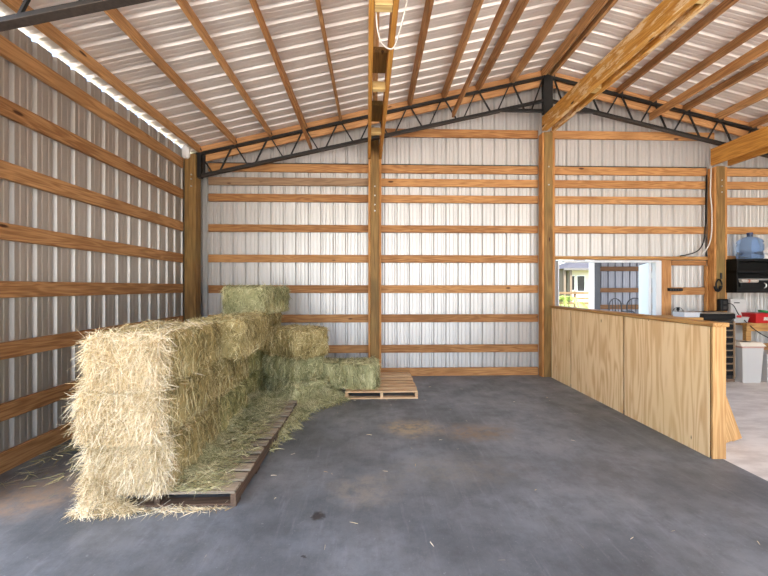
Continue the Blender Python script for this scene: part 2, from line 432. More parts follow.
# door framing
o = board('header_beam', (3.03, YGC - .01, 1.995), (5.76, YGC - .01, 1.995), .058, .075, M_cap); tag(o, 'thin wooden header across the top of the doorway', 'wall board')
o = board('header_block', (ax(672, YG), YGC, 1.915), (5.76, YGC, 1.915), .085, .038, M_girt); tag(o, 'short wooden block under the header right of the door stud', 'wall board')
xs0, xs1 = DOOR1 + .005, ax(671, YG)
o = board('door_stud', (( xs0 + xs1) / 2, YGC, 0), ((xs0 + xs1) / 2, YGC, 1.965), xs1 - xs0, .06, M_girt, up=(1, 0, 0)); tag(o, 'upright wooden stud beside the white door frame', 'stud')
xs2 = ax(705, YG)
o = board('girt', (xs1 + .003, YGC, 1.43), (xs2, YGC, 1.43), .13, .038, M_girt); tag(o, 'short girt carrying the black power strip, right of the door stud', 'wall board', 'horizontal girts on the back wall')
o = board('post_trimmer', ((xs2 + 5.76) / 2, YGC - .02, 0), ((xs2 + 5.76) / 2, YGC - .02, 1.87), 5.755 - xs2 - .003, .06, M_ply_edge, up=(1, 0, 0)); tag(o, 'flat upright board against left side of the outlet-box post', 'stud')
# rafters on the back gable
for s, lab in ((-1, 'left'), (1, 'right')):
    x0, x1 = (XL + .235, RX - .01) if s < 0 else (RX + .01, XR - .05)
    h = .25; YR = 6.005
    o = board('rafter_board', (x0, YR, zroof(x0) - .14), (x1, YR, zroof(x1) - .14), h, .038, M_rafter)
    tag(o, f'wide sloping wooden rafter board behind the black truss, {lab} of the ridge', 'rafter', 'rafter boards on the back gable')

# ------------------------------------------------------------------ trusses
JL = [2.83 - .5625 * k for k in range(0, 11)]
JR = [2.95 + .57 * k for k in range(0, 11)]
def ztop(x): return 4.966 - SLOPE * abs(x - RX)
def zbot(x): return min(4.40, 3.285 + .2304 * ((RX - abs(x - RX)) + 2.74))
def make_truss(Y, label):
    root = empty('roof_truss', (RX, Y, 0))
    def bar(name, p, q, w, t, mat=M_black):
        m = MB(); m.bar((p[0] - RX, 0, p[1]), (q[0] - RX, 0, q[1]), w, t); return m.build(name, mat, root)
    for s in (-1, 1):
        X = lambda x: x if s < 0 else 2 * RX - x
        bar('top_chord', (X(-2.97), ztop(-2.97)), (RX, ztop(RX)), .042, .05)
        # bottom chord: an angle with a dusty lower flange
        for nm, dz, w, t, mt in (('bottom_chord', 0, .045, .045, M_black), ('flange', -.024, .008, .075, M_rust)):
            bar(nm, (X(-2.74), zbot(-2.74) + dz), (X(2.09), 4.40 + dz), w, t, mt)
        bar('brace_bar', (X(2.09), 4.398), (X(2.84), 4.575), .045, .05)
        m = MB(); m.box((X(-2.775) - RX, 0, 3.44), (.075, .09, .40)); m.build('end_plate', M_black, root)
        bar('web_bar', (X(-2.70), ztop(-2.7)), (X(-2.70), zbot(-2.7)), .025, .025)
    bar('bottom_chord', (2.09, 4.40), (2 * RX - 2.09, 4.40), .045, .045)
    m = MB(); m.box((0, 0, 4.66), (.15, .08, .62)); m.build('ridge_plate', M_black, root)
    for J in (JL, JR):
        nodes = [J[0]] + J[1:]
        for i in range(len(J)):
            x = J[i]; 
            for q in (-1, 1):
                if i == 0 and ((J is JL and q > 0) or (J is JR and q < 0)): continue
                xb = x + q * .5625 / 2 - q * .055
                if abs(xb - RX) > 5.55: continue
                zb = zbot(xb)
                bar('web_bar', (x + q * .03, ztop(x + q * .03)), (xb, zb), .021, .021)
            # purlin clip standing above the chord
            m = MB(); m.box((x - RX + .035, 0, ztop(x) + .05), (.012, .05, .09)); m.build('purlin_clip', M_black, root)
    tag(root, label, 'truss', 'black steel roof trusses')
    return root
tr = make_truss(YT, 'black steel truss spanning the back wall under the roof')
tr2 = dup(tr, (RX, 2.6, 0)); tr2['label'] = 'nearest dusty black truss end crossing the top left corner of the photo'

# ------------------------------------------------------------------ purlins
def purlin(x, lab, grp='roof purlins', mat=None):
    zt = zroof(x) - .012
    nrm = Vector((-SLOPE if x < RX else SLOPE, 0, 1)).normalized()
    c = Vector((x, 0, zt)) - nrm * .068
    o = board('roof_purlin', (c.x, YF + .05, c.z), (c.x, 5.982, c.z), .132, .04, mat or M_purlin, up=nrm)
    return tag(o, lab, 'purlin', grp)
ordl = ['ridge', 'first', 'second', 'third', 'fourth', 'fifth', 'sixth', 'seventh', 'eighth', 'ninth', 'tenth']
for k, x in enumerate(JL):
    if k == 0: purlin(2.80, 'purlin just left of the ridge under the ribbed roof')
    elif k == 10: purlin(x, 'eave purlin nearest the left wall under the ribbed roof')
    else: purlin(x, f'{ordl[k]} wooden purlin left of the ridge pair on the left roof slope')
for k, x in enumerate(JR):
    if x > XR - .2: continue
    if k == 0: purlin(2.97, 'purlin just right of the ridge under the ribbed roof')
    else: purlin(x, f'{ordl[k]} wooden purlin right of the ridge pair on the right roof slope')
# level boards bridging the bottom chords
for xn, x, z, w, lab in ((-.93, -.995, 3.735, .05, 'low board running front to back below the left slope purlins'),
                  (1.30, 1.30, 4.30, .09, 'low board running front to back between middle beam and ridge'),
                  (4.60, 4.58, 4.31, .12, 'low board running front to back on the right slope, ending at truss')):
    o = board('bridging_board', (xn, 2.5, z), (x, YT - .03, z), w, .04, M_girt); tag(o, lab, 'brace', 'boards bridging the trusses')

# ------------------------------------------------------------------ carrying beams
def beam(xa, xb, z0, z1, label, mat, blocks=(), y1=6.10, swing=0, tl=.05, tr=.05, fillers=()):
    cx = (xa + xb) / 2
    root = empty('support_beam', (cx, y1, 0), swing)
    for x, t in ((xa + tl / 2, tl), (xb - tr / 2, tr)):
        o = board('beam_plank', (x - cx, YF + .1 - y1, (z0 + z1) / 2), (x - cx, 0, (z0 + z1) / 2), z1 - z0, t, mat); o.parent = root
    for by, bl in blocks:
        m = MB(); m.box(((tl - tr) / 2, by - y1, z0 + .05), (xb - xa - tl - tr - .004, bl, .085), None, 0, .003); m.build('spacer_block', M_block, root)
    for fa, fb in fillers:
        o = board('filler_plank', ((tl - tr) / 2, fa - y1, z1 - .04), ((tl - tr) / 2, fb - y1, z1 - .04), 06e-2, xb - xa - tl - tr - .004, M_post); o.parent = root
    tag(root, label, 'beam', 'doubled wooden beams running front to back'); return root
beam(-.084, .144, 3.63, 3.87, 'doubled yellow plank beam over the middle post, with spacer blocks', M_beam_clean,
     [(2.80, .08), (3.97, .06), (5.12, .06)], 6.12, .0155, .042, .042, [(3.58, 3.93), (4.62, 5.08)])
beam(2.800, 3.028, 4.09, 4.32, 'heavy scuffed yellow plank beam running from the ridge post', M_beam, [(4.75, .12), (3.2, .12)], 5.975, .021, .088, .06)
beam(5.70, 6.045, 3.55, 3.83, 'orange plank beam at right edge over the outlet-box post', M_beam_clean, [], 6.0)

# white corner foam and hanging cable
mb = MB(); mb.box(at(186, 152, 5.80), (.11, .1, .2), None, 0, .03); o = mb.build('foam_plug', M_white); tag(o, 'small white foam plug at the eave above the corner post', 'foam')
def cable(name, pts, r, mat, label, cat='cable', n=24, group=None):
    cu = bpy.data.curves.new(name, 'CURVE'); cu.dimensions = '3D'; cu.bevel_depth = r; cu.bevel_resolution = 2; cu.use_fill_caps = True
    sp = cu.splines.new('NURBS'); sp.points.add(len(pts) - 1); sp.use_endpoint_u = True; sp.order_u = 4
    for i, p in enumerate(pts): sp.points[i].co = tuple(p) + (1,)
    tmp = bpy.data.objects.new(name, cu); COL.objects.link(tmp)
    dg = bpy.context.evaluated_depsgraph_get(); me = bpy.data.meshes.new_from_object(tmp.evaluated_get(dg)); 
    bpy.data.objects.remove(tmp); me.name = name; me.materials.clear(); me.materials.append(mat)
    o = bpy.data.objects.new(name, me); COL.objects.link(o)
    if label: tag(o, label, cat, group)
    return o
yc_ = 2.95
cable('hanging_cable', [at(376.5, -14, 2.75) , at(375.5, 10, 2.85), at(377, 30, 2.95), at(381, 44, 3.0), at(388, 49, 3.05), at(394, 50, 3.05), at(399, 34, 2.95), at(404, 16, 2.85), at(409, -8, 2.75)], .006, M_cable_w,
      'thin white cable looping below the middle beam')

# ------------------------------------------------------------------ half wall
hw = empty('half_wall', (3.02, 4.5, 0))
XP0, XP1, YN, YFAR = 2.955, 3.075, 3.09, 5.97
def hwchild(name, c, s, mat, ch=.002, vertical=True):
    m = MB()
    if vertical:   # grain runs upward
        m.box((0, 0, 0), (s[2], s[1], s[0]), None, 0, ch); M = Matrix.Translation(Vector(c) - Vector((3.02, 4.5, 0))) @ Matrix.Rotation(-math.pi / 2, 4, 'Y')
    else:
        m.box((0, 0, 0), (s[1], s[0], s[2]), None, 0, ch); M = Matrix.Translation(Vector(c) - Vector((3.02, 4.5, 0))) @ Matrix.Rotation(math.pi / 2, 4, 'Z')
    o = m.build(name, mat); o.parent = hw; o.matrix_local = M; return o
seams = [YN + .02, ax and 4.22, 5.373, YFAR]
for a, b in zip(seams[:-1], seams[1:]):
    hwchild('plywood_panel', (XP0 + .004, (a + b) / 2, .575), (.008, b - a - .024, 1.15), M_panel, .0015)
    hwchild('plywood_panel', (XP1 - .006, (a + b) / 2, .575), (.012, b - a - .024, 1.15), M_panel, .0015)
ys = (YN + .06, 3.72, 4.5, 4.95, 5.65, YFAR - .03)
for y in ys: hwchild('stud', ((XP0 + XP1) / 2, y, .575), (.092, .038, 1.14), M_cap)
hwchild('end_board', ((XP0 + XP1) / 2 + .002, YN + .008, .577), (XP1 - XP0, .018, 1.152), M_endb)
hwchild('cap_rail', ((XP0 + XP1) / 2, (YN + YFAR) / 2 - .01, 1.172), (.15, YFAR - YN + .02, .036), M_cap, .004, False)
tag(hw, 'low plywood half wall with wooden cap rail at the right', 'partition')

# two offcut boards leaning on the half wall's back
def lean(name, pa, pb, w, t, up, lab):
    o = board(name, pa, pb, w, t, M_endb, up); return tag(o, lab, 'plank', 'boards leaning behind the half wall')
lean('plank', (3.50, 3.41, .03), (3.125, 3.44, 1.08), .10, .02, (1, 0, 0), 'longer plank offcut leaning behind the near end of half wall')
lean('plank', (3.36, 3.36, .03), (3.125, 3.38, .72), .09, .02, (1, 0, 0), 'shorter plank offcut leaning in front of the longer one')

# ------------------------------------------------------------------ pallets
def pallet(name, x0, x1, y0, y1, h, mats, label, nb=7, group='wooden pallets on the floor', extra=False):
    deck, stringer = mats
    root = empty(name, ((x0 + x1) / 2, (y0 + y1) / 2, 0)); w, d = x1 - x0, y1 - y0
    bw = .095
    for i in range(nb):
        y = -d / 2 + bw / 2 + (d - bw) * i / (nb - 1)
        o = board('deck_board', (-w / 2, y, h - .009), (w / 2 + random.uniform(-.01, .01), y + random.uniform(-.004, .004), h - .009), .018, bw if i else bw + .02, deck, ch=.002); o.parent = root
    for i in range(3):
        x = -w / 2 + .02 + (w - .04) * i / 2
        o = board('stringer', (x, -d / 2 + .004, .018 + (h - .037) / 2), (x, d / 2 - .004, .018 + (h - .037) / 2), h - .037, .038, stringer, ch=.002); o.parent = root
    for y in (-d / 2 + .05, 0, d / 2 - .05):
        o = board('bottom_board', (-w / 2, y, .009), (w / 2, y, .009), .018, .09, stringer, ch=.002); o.parent = root
    tag(root, label, 'pallet', group); return root
PH = .115
pallet('pallet', -2.0, -.935, 2.52, 3.49, PH, (M_pallet_old, M_pallet_red), 'grey weathered pallet under the front of the hay stack')
pallet('pallet', -1.98, -.925, 3.52, 4.53, PH, (M_pallet_old, M_pallet_red), 'grey hay-strewn pallet behind the front one along stack')
pallet('pallet', -.37, .605, 4.88, 5.97, .107, (M_pallet_new, M_pallet_new), 'small pale pallet before the middle post with one bale')

# ------------------------------------------------------------------ hay
def blades(rng, P, N, ln, w, lift, droop, pref=None, prefw=0.0):
    """thin bent straws rooted at P, lying mostly in the surface"""
    n = len(P)
    R = rng.normal(size=(n, 3)); 
    if pref is not None: R = R * (1 - prefw) + pref * rng.choice([-1, 1], size=(n, 1)) * prefw * 1.6
    T = R - N * np.sum(R * N, 1, keepdims=True); T /= np.linalg.norm(T, axis=1, keepdims=True) + 1e-9
    lf = (lift * rng.random((n, 1)) ** 1.5)
    D = T + N * lf; D /= np.linalg.norm(D, axis=1, keepdims=True)
    W = np.cross(D, rng.normal(size=(n, 3))); W /= np.linalg.norm(W, axis=1, keepdims=True) + 1e-9
    ln = ln.reshape(-1, 1); W = W * (w * rng.uniform(.6, 1.3, (n, 1)))
    B = rng.normal(size=(n, 3)) * .10; B[:, 2] -= droop * rng.random(n)
    p0 = P - D * ln * .35; p1 = P + D * ln * .2; p2 = P + D * ln * .65 + B * ln
    V = np.stack([p0 - W, p0 + W, p1 - W, p1 + W, p2 - W * .4, p2 + W * .4], 1).reshape(-1, 3)
    i = (np.arange(n) * 6).reshape(-1, 1)
    Fq = np.concatenate([i + np.array([[0, 1, 3, 2]]), i + np.array([[2, 3, 5, 4]])], 0)
    return V, Fq

def mesh_np(name, V, Fq, mats, mi=None, smooth=False):
    me = bpy.data.meshes.new(name); n = len(Fq)
    me.vertices.add(len(V)); me.vertices.foreach_set('co', np.ascontiguousarray(V, np.float32).ravel())
    me.loops.add(4 * n); me.loops.foreach_set('vertex_index', np.ascontiguousarray(Fq, np.int32).ravel())
    me.polygons.add(n); me.polygons.foreach_set('loop_start', np.arange(0, 4 * n, 4, dtype=np.int32)); me.polygons.foreach_set('loop_total', np.full(n, 4, np.int32))
    for m in mats: me.materials.append(m)
    if mi is not None: me.polygons.foreach_set('material_index', np.ascontiguousarray(mi, np.int32))
    me.update(calc_edges=True); me.validate()
    o = bpy.data.objects.new(name, me); COL.objects.link(o); return o

def bale(label, loc, rz, size=(.47, .88, .357), seed=0, mats=None, front=None, nd=5200, lift=.55, shag=1.0, tilt=(0, 0), group='hay bales'):
    """one pressed bale: width X, length Y, height Z, origin at the base"""
    rng = np.random.default_rng(seed + 11)
    half = np.array(size) / 2; r = .045; shag_front = bool(front)
    ph = rng.uniform(0, 6.28, 12)
    def disp(q, N):
        d = .010 * np.sin(q[:, 1] * 2 * math.pi / .092 + ph[0] + 1.5 * np.sin(q[:, 2] * 6 + ph[1])) * (1 - np.abs(N[:, 1]))
        d += .012 * np.sin(q[:, 0] * 9 + ph[2]) * np.sin(q[:, 2] * 11 + ph[3]) + .012 * np.sin(q[:, 1] * 7 + ph[4]) * np.sin(q[:, 2] * 8 + ph[5] + q[:, 0] * 5)
        return d
    def rounded(p):
        q = np.clip(p, -half + r, half - r); n = p - q; l = np.linalg.norm(n, axis=1, keepdims=True) + 1e-9; n = n / l
        s = q + n * r; return s + n * disp(s, n)[:, None], n
    # core
    bm = bmesh.new(); bmesh.ops.create_cube(bm, size=1); bmesh.ops.subdivide_edges(bm, edges=bm.edges[:], cuts=11, use_grid_fill=True)
    bm.verts.ensure_lookup_table(); cv = np.array([v.co[:] for v in bm.verts]) * np.array(size)
    cf = np.array([[v.index for v in f.verts] for f in bm.faces if len(f.verts) == 4]); bm.free()
    cv, _ = rounded(cv)
    # blades
    area = dict(top=size[0] * size[1], xp=size[1] * size[2], xm=size[1] * size[2], yp=size[0] * size[2], ym=size[0] * size[2])
    dens = nd / sum(area.values()); Vs = [cv]; Fs = [cf]; mis = [np.zeros(len(cf))]; base = len(cv)
    # which core faces belong to the bleached end
    if front:
        cen = cv[cf].mean(1); mis = [np.where(cen[:, 1] < -half[1] + .03, 1, 0)]
    for fc, a in area.items():
        n = int(a * dens * (4.0 if (front and fc == 'ym') else 1))
        u = rng.uniform(-1, 1, (n, 3)) * half
        axi, sg = {'top': (2, 1), 'xp': (0, 1), 'xm': (0, -1), 'yp': (1, 1), 'ym': (1, -1)}[fc]
        u[:, axi] = sg * half[axi]
        P, N = rounded(u)
        shaggy = front and fc == 'ym'
        ln = rng.uniform(.05, .13, n) * shag * (1.5 if shaggy else 1)
        pref = None; pw = 0
        if fc in ('xp', 'xm'): pref = np.tile([0, .15, 1.0], (n, 1)); pw = .55
        V, Fq = blades(rng, P, N, ln, (.0017 if shaggy else .002) if shag_front else .003, lift * (1.9 if shaggy else 1), .5 if fc != 'top' else .1, pref, pw)
        Vs.append(V); Fs.append(Fq + base); base += len(V)
        m1 = np.ones(len(Fq)) if shaggy else (np.tile((P[:, 1] < -half[1] + .10) & (rng.random(n) < .8), 2).astype(float) if front else np.zeros(len(Fq)))
        if front and fc == 'top': m1 = np.tile(rng.random(n) < (.75 - .6 * (P[:, 1] + half[1]) / size[1]), 2).astype(float)
        mis.append(m1)
    V = np.concatenate(Vs); V[:, 2] += half[2]; V[:, 2] = np.maximum(V[:, 2], .002)
    o = mesh_np('hay_bale', V, np.concatenate(Fs), mats or [M_hay_tan, M_hay_cream], np.concatenate(mis))
    o.location = loc; o.rotation_euler = (tilt[0], tilt[1], rz)
    return tag(o, label, 'hay bale', group)

H = .357
TC = [M_hay_tan, M_hay_cream]; GG = [M_hay_green, M_hay_tan]; G2 = [M_hay_green2, M_hay_green]
# front column (three high), long sides along the wall
bale('bottom bale of the front straw-ended column on grey pallet', (-1.652, 2.90, PH), .0, (.555, .83, H), 1, TC, True, 7000)
bale('middle bale of the front straw-ended column', (-1.66, 2.875, PH + H), .0, (.53, .86, H), 2, TC, True, 7000)
bale('top bale of the front straw-ended column, cream end facing out', (-1.62, 2.875, PH + 2 * H), -.02, (.50, .87, H), 3, TC, True, 7000)
# second column
bale('bottom tan-green bale of the second column, behind the front column', (-1.665, 3.75, PH), .0, (.50, .86, H), 4, [M_hay_green, M_hay_tan], False)
bale('middle tan-green bale of the second column', (-1.655, 3.755, PH + H), .02, (.48, .86, H), 5, [M_hay_tan, M_hay_tan], False)
bale('jutting top bale of the second column, beside the cream-ended bale', (-1.465, 3.76, PH + 2 * H), .02, (.50, .87, H), 6, [M_hay_tan, M_hay_tan], False)
# third column at the back, topped by the highest bale
a3 = -math.radians(7.5)
cb = Vector((-1.373, 4.6, 0)) + Vector((math.sin(-a3), math.cos(-a3), 0)) * .44 - Vector((math.cos(-a3), -math.sin(-a3), 0)) * .27
bale('lowest bale in the column under the highest bale', (cb.x - .2, cb.y + .03, 0), a3, (.52, .88, .38), 7, GG, False, 3000)
bale('second bale from floor in the column under the highest bale', (cb.x - .2, cb.y + .03, .38), a3, (.52, .88, .38), 8, GG, False, 3000)
bale('dark bale directly beneath the highest bale', (cb.x - .09, cb.y + .03, .76), a3, (.52, .88, .38), 9, [M_hay_tan, M_hay_tan], False, 4000)
bale('highest green bale of the stack, against the back wall', (cb.x, cb.y, 1.14), a3, (.545, .88, .355), 10, G2, False)
# turned bales right of the stack
a4 = math.radians(50)
P4 = Vector((-.90, 4.44, 0)); axd = Vector((-math.sin(a4), math.cos(a4), 0)); cr = Vector((math.cos(a4), math.sin(a4), 0))
c4 = P4 + axd * .37 + cr * .25
bale('turned bale with rounded end, upper one right of the highest bale', (c4.x, c4.y, .60), a4, (.50, .72, .36), 11, [M_hay_tan, M_hay_tan], False, 5200)
bale('dark green bale flattened under the turned round-ended bale', (c4.x - .05, c4.y + .08, .30), a4 + .05, (.46, .70, .30), 12, G2, False, 4500)
bale('lowest green bale half buried in loose hay', (c4.x + .0, c4.y + .05, 0), a4 - .1, (.50, .74, .30), 13, G2, False, 4500, .8)
# lone bale on the pale pallet
bale('lone green bale lying on the small pale pallet', (-.33, 5.17, .107), math.radians(88), (.44, .80, .345), 14, G2, False, 6000, .6)

def loose(label, hf, bounds, n, mats, seed, ln=(.06, .16), lift=.5, core=True, group='loose hay on the floor', width=.002):
    """hay lying loose: hf(x, y) -> height above its base or 0, base level"""
    rng = np.random.default_rng(seed); x0, x1, y0, y1 = bounds
    Vs, Fs = [], []; base = 0
    if core:
        nx, ny = int((x1 - x0) / .035), int((y1 - y0) / .035)
        gx, gy = np.meshgrid(np.linspace(x0, x1, nx), np.linspace(y0, y1, ny), indexing='ij')
        h, z = hf(gx, gy); ok = h > .012
        bump = .012 * np.sin(gx * 31 + gy * 17) * np.sin(gy * 37 - gx * 12)
        V = np.stack([gx, gy, z + np.maximum(h + bump * np.minimum(1, h / .05), .002)], -1).reshape(-1, 3)
        idx = np.arange(nx * ny).reshape(nx, ny)
        q = np.stack([idx[:-1, :-1], idx[1:, :-1], idx[1:, 1:], idx[:-1, 1:]], -1).reshape(-1, 4)
        okf = ok.reshape(-1)[q].all(1); q = q[okf]
        Vs.append(V); Fs.append(q); base = len(V)
    P = rng.uniform([x0, y0], [x1, y1], (n * 4, 2)); h, z = hf(P[:, 0], P[:, 1])
    keep = rng.random(len(P)) < np.clip(h / .03, 0, 1); P = P[keep][:n]; h, z = hf(P[:, 0], P[:, 1])
    e = .01; hx, _ = hf(P[:, 0] + e, P[:, 1]); hy, _ = hf(P[:, 0], P[:, 1] + e)
    N = np.stack([np.clip((h - hx) / e, -2, 2), np.clip((h - hy) / e, -2, 2), np.ones(len(P))], -1); N /= np.linalg.norm(N, axis=1, keepdims=True)
    P3 = np.stack([P[:, 0], P[:, 1], z + h + .004], -1)
    V, Fq = blades(rng, P3, N, rng.uniform(ln[0], ln[1], len(P)), width, lift, .1)
    zz = np.repeat(z, 6); V[:, 2] = np.maximum(V[:, 2], zz + .002)
    Vs.append(V); Fs.append(Fq + base)
    o = mesh_np('loose_hay', np.concatenate(Vs), np.concatenate(Fs), mats)
    return tag(o, label, 'hay', group, 'stuff')

def g(x, y, cx, cy, sx, sy): return np.exp(-((x - cx) / sx) ** 2 - ((y - cy) / sy) ** 2)
def pile(x, y):
    h = .30 * g(x, y, -.86, 5.0, .24, .34) + .20 * g(x, y, -1.05, 4.72, .30, .22) + .12 * g(x, y, -.62, 4.88, .22, .16)
    edge = -.93 + .17 * np.clip((y - 3.1) / .9, 0, 1) + .30 * np.clip((y - 4.0) / .9, 0, 1) ** 1.5 + .03 * np.sin(y * 23) + .02 * np.sin(y * 51)
    strip = np.clip((edge - x) / .10, 0, 1) * (x > -.93) * np.clip((y - 3.0) / .4, 0, 1) * (y < 5.3) * .07
    return np.maximum(np.maximum(h, strip) - .012, 0) * (y < 5.6), np.zeros_like(x)
loose('loose green hay heaped between the turned bales and the pale pallet', pile, (-1.45, -.25, 3.0, 5.6), 15000, [M_hay_green2], 21, (.06, .15), .6)
def ondeck(x, y):
    e = -1.28 + .05 * np.sin(y * 9) + .05 * np.sin(y * 21 + 1) + .12 * np.clip((y - 3.9) / .5, 0, 1)
    h = .055 * np.clip((e - x) / .14, 0, 1) + .010 * np.clip((-.97 - x) / .2, 0, 1)
    return h * (x > -1.5) * (y > 2.5) * (y < 4.55), np.full_like(x, PH)
loose('loose hay strewn on the grey pallets beside the stack', ondeck, (-1.5, -.95, 2.5, 4.55), 11000, [M_hay_green2], 22, (.05, .14), .5)
def frontfall(x, y):
    h = .15 * g(x, y, -1.86, 2.48, .08, .05) + .08 * g(x, y, -1.72, 2.48, .10, .04) + .018 * g(x, y, -1.45, 2.47, .30, .035) + .013 * g(x, y, -1.1, 2.49, .2, .03)
    return np.maximum(h - .008, 0), np.zeros_like(x)
loose('cream straw fallen on the floor at the front of the stack', frontfall, (-2.1, -.93, 2.41, 2.7), 2600, [M_hay_cream], 23, (.05, .14), .5)
def leftfall(x, y):
    h = .022 * g(x, y, -2.75, 3.35, .22, .5) + .02 * g(x, y, -2.35, 3.0, .25, .4) + .02 * g(x, y, -2.5, 4.6, .5, .9)
    return np.maximum(h - .006, 0) * (x > -2.95), np.zeros_like(x)
loose('thin wisps of hay on the floor along the left wall', leftfall, (-2.95, -2.0, 2.4, 5.6), 420, [M_hay_green2], 24, (.05, .2), .3, False)
def sparse(x, y):
    h = .0016 * np.ones_like(x) + .006 * g(x, y, -.7, 3.4, .4, .8) + .004 * g(x, y, .0, 4.7, .8, .25)
    return h * (y > 1.7) * (x > -.93), np.zeros_like(x)
loose('stray straws scattered over the dark floor', sparse, (-1.2, 2.6, 1.8, 5.6), 170, [M_hay_cream], 25, (.015, .06), .05, False, width=.0022)

# ------------------------------------------------------------------ right-hand corner
# tool cabinet behind the half wall
xa, xb = ax(701, 5.62), ax(733, 5.62)
tc_ = empty('tool_cabinet', ((xa + xb) / 2, 5.8, 0)); w = xb - xa; d = .40
M_cab = plain('dark_cabinet', (48, 44, 40), .5, 0, .4, .15); M_brass = plain('brown_edge', (128, 104, 78), .5)
m = MB(); m.box((0, 0, .51), (w, d, .92), None, 0, .006); m.build('body', M_cab, tc_)
m = MB(); m.box((0, -.005, 1.03), (w + .01, d + .03, .10), None, 0, .008); m.build('top_tray', M_black_pl, tc_)
m = MB(); m.box((0, 0, 1.085), (w, d, .012)); m.build('top_mat', plain('dusty_top', (140, 128, 112), .8), tc_)
m = MB(); m.box((0, 0, .025), (w + .01, d + .01, .05)); m.build('plinth', M_pallet_red, tc_)
for k in range(8):
    dr = MB(); dr.box((0, -d / 2 - .008, .15 + .105 * k), (w - .06, .016, .09), None, 0, .003); drw = dr.build('drawer', M_black_pl, tc_)
    hh = MB(); hh.box((0, -d / 2 - .02, .185 + .105 * k), (w - .08, .014, .014)); hh.build('handle', M_brass, drw)
for sx in (-1, 1):
    m = MB(); m.box((sx * (w / 2 - .015), -d / 2 - .01, .51), (.028, .02, .90)); m.build('corner_strip', M_brass, tc_)
m = MB(); m.tube([(w / 2 - .03, -d / 2 - .04, .98), (w / 2 - .03, -d / 2, .98)], .022, 12); m.build('lock', M_alu, tc_)
tag(tc_, 'dark tool cabinet with black top behind the half wall', 'cabinet')
# counter with pale box
x0c, x1c = 4.62, xa - .02
ct = empty('side_counter', ((x0c + x1c) / 2, 5.8, 0)); w = x1c - x0c
m = MB(); m.box((0, 0, 1.0), (w, .5, .04), None, 0, .004); m.build('counter_top', M_cap, ct)
for sx in (-1, 1):
    for sy in (-1, 1):
        m = MB(); m.box((sx * (w / 2 - .03), sy * .2, .49), (.05, .05, .98)); m.build('leg', M_cap, ct)
tag(ct, 'small wooden counter left of the dark tool cabinet', 'counter')
p = at(691, 318, 5.68); m = MB(); m.frustum((p.x, 5.75, 1.02), (.28, .22), (.30, .24), .075); o = m.build('tray_box', plain('pale_grey', (196, 200, 206), .45)); tag(o, 'pale grey flat box on the wooden counter', 'box')
# wire gadget
p = at(678, 315, 5.95); wg = empty('wire_gadget', (p.x, p.y, 1.02))
m = MB(); m.lathe([(.035, 0), (.035, .02), (.015, .03), (.012, .09), (.022, .10), (.022, .13), (.004, .14)], 12); m.build('stand', M_black_pl, wg)
arc = [(.10 * math.cos(t), .0, .03 + .11 * math.sin(t)) for t in np.linspace(.1, math.pi - .1, 14)]
m = MB(); m.tube(arc, .004, 6); m.build('hoop', M_black_pl, wg)
tag(wg, 'small black gadget with wire hoop on the counter', 'gadget')
# power strip on the short girt
p = at(674.5, 289.5, YG - .01); ps = empty('power_strip', (p.x, YG - .02, 1.455))
m = MB(); m.box((0, 0, 0), (.25, .04, .05), None, 0, .006); m.build('housing', M_black_pl, ps)
for k in range(5): m = MB(); m.box((-.09 + .045 * k, -.021, 0), (.026, .004, .03)); m.build('socket', plain('socket_grey%d' % k, (46, 46, 48), .5), ps)
tag(ps, 'black power strip screwed to the short girt', 'power strip')
# black outlet box on the post
bx = ax(720, YP); ob = empty('outlet_box', (bx, YP - .045, 1.2))
m = MB(); m.box((0, 0, 0), (.125, .085, .20), None, 0, .01); m.build('housing', M_black_pl, ob)
for sz in (-.045, .045): m = MB(); m.box((0, -.044, sz), (.06, .006, .05), None, 0, .002); m.build('socket', M_cab, ob)
tag(ob, 'black outlet box fixed to the right-hand post', 'outlet')
cable('black_cable', [(bx + .05, YP - .06, 1.22), (bx + .13, YP - .08, 1.24), (bx + .17, YP - .1, 1.14), (bx + .17, YP - .14, 1.05), (bx + .16, 5.77, 1.0), (bx + .2, 5.72, .9), (bx + .34, 5.62, .72), (bx + .42, 5.55, .68)], .007, M_black_pl, 'black cord curving from the outlet box down to the bin', 'cable')
cable('black_cable', [(bx - .05, YP - .06, 1.13), (bx - .12, YP - .08, 1.10), (bx - .22, 5.86, 1.102), (bx - .36, 5.84, 1.10), (bx - .45, 5.82, 1.10)], .006, M_black_pl, 'black cord lying from the outlet box over the cabinet top', 'cable')
# grey cables down the post
pts = [(711.5, 147), (711.3, 175), (709.5, 193), (712, 205), (712, 225), (711.5, 240), (707, 250), (700, 256)]
cable('wall_cable', [at(px, py, 6.03) for px, py in pts], .009, M_cable_w, 'pale grey cable running down beside the outlet-box post', 'cable')
cable('wall_cable', [at(px, py, YG - .02) for px, py in [(706.5, 175), (706, 205), (705.5, 225), (704.5, 240), (701, 249), (694, 254), (680, 256)]], .009, M_black_pl, 'dark cable bending left onto the door header', 'cable')
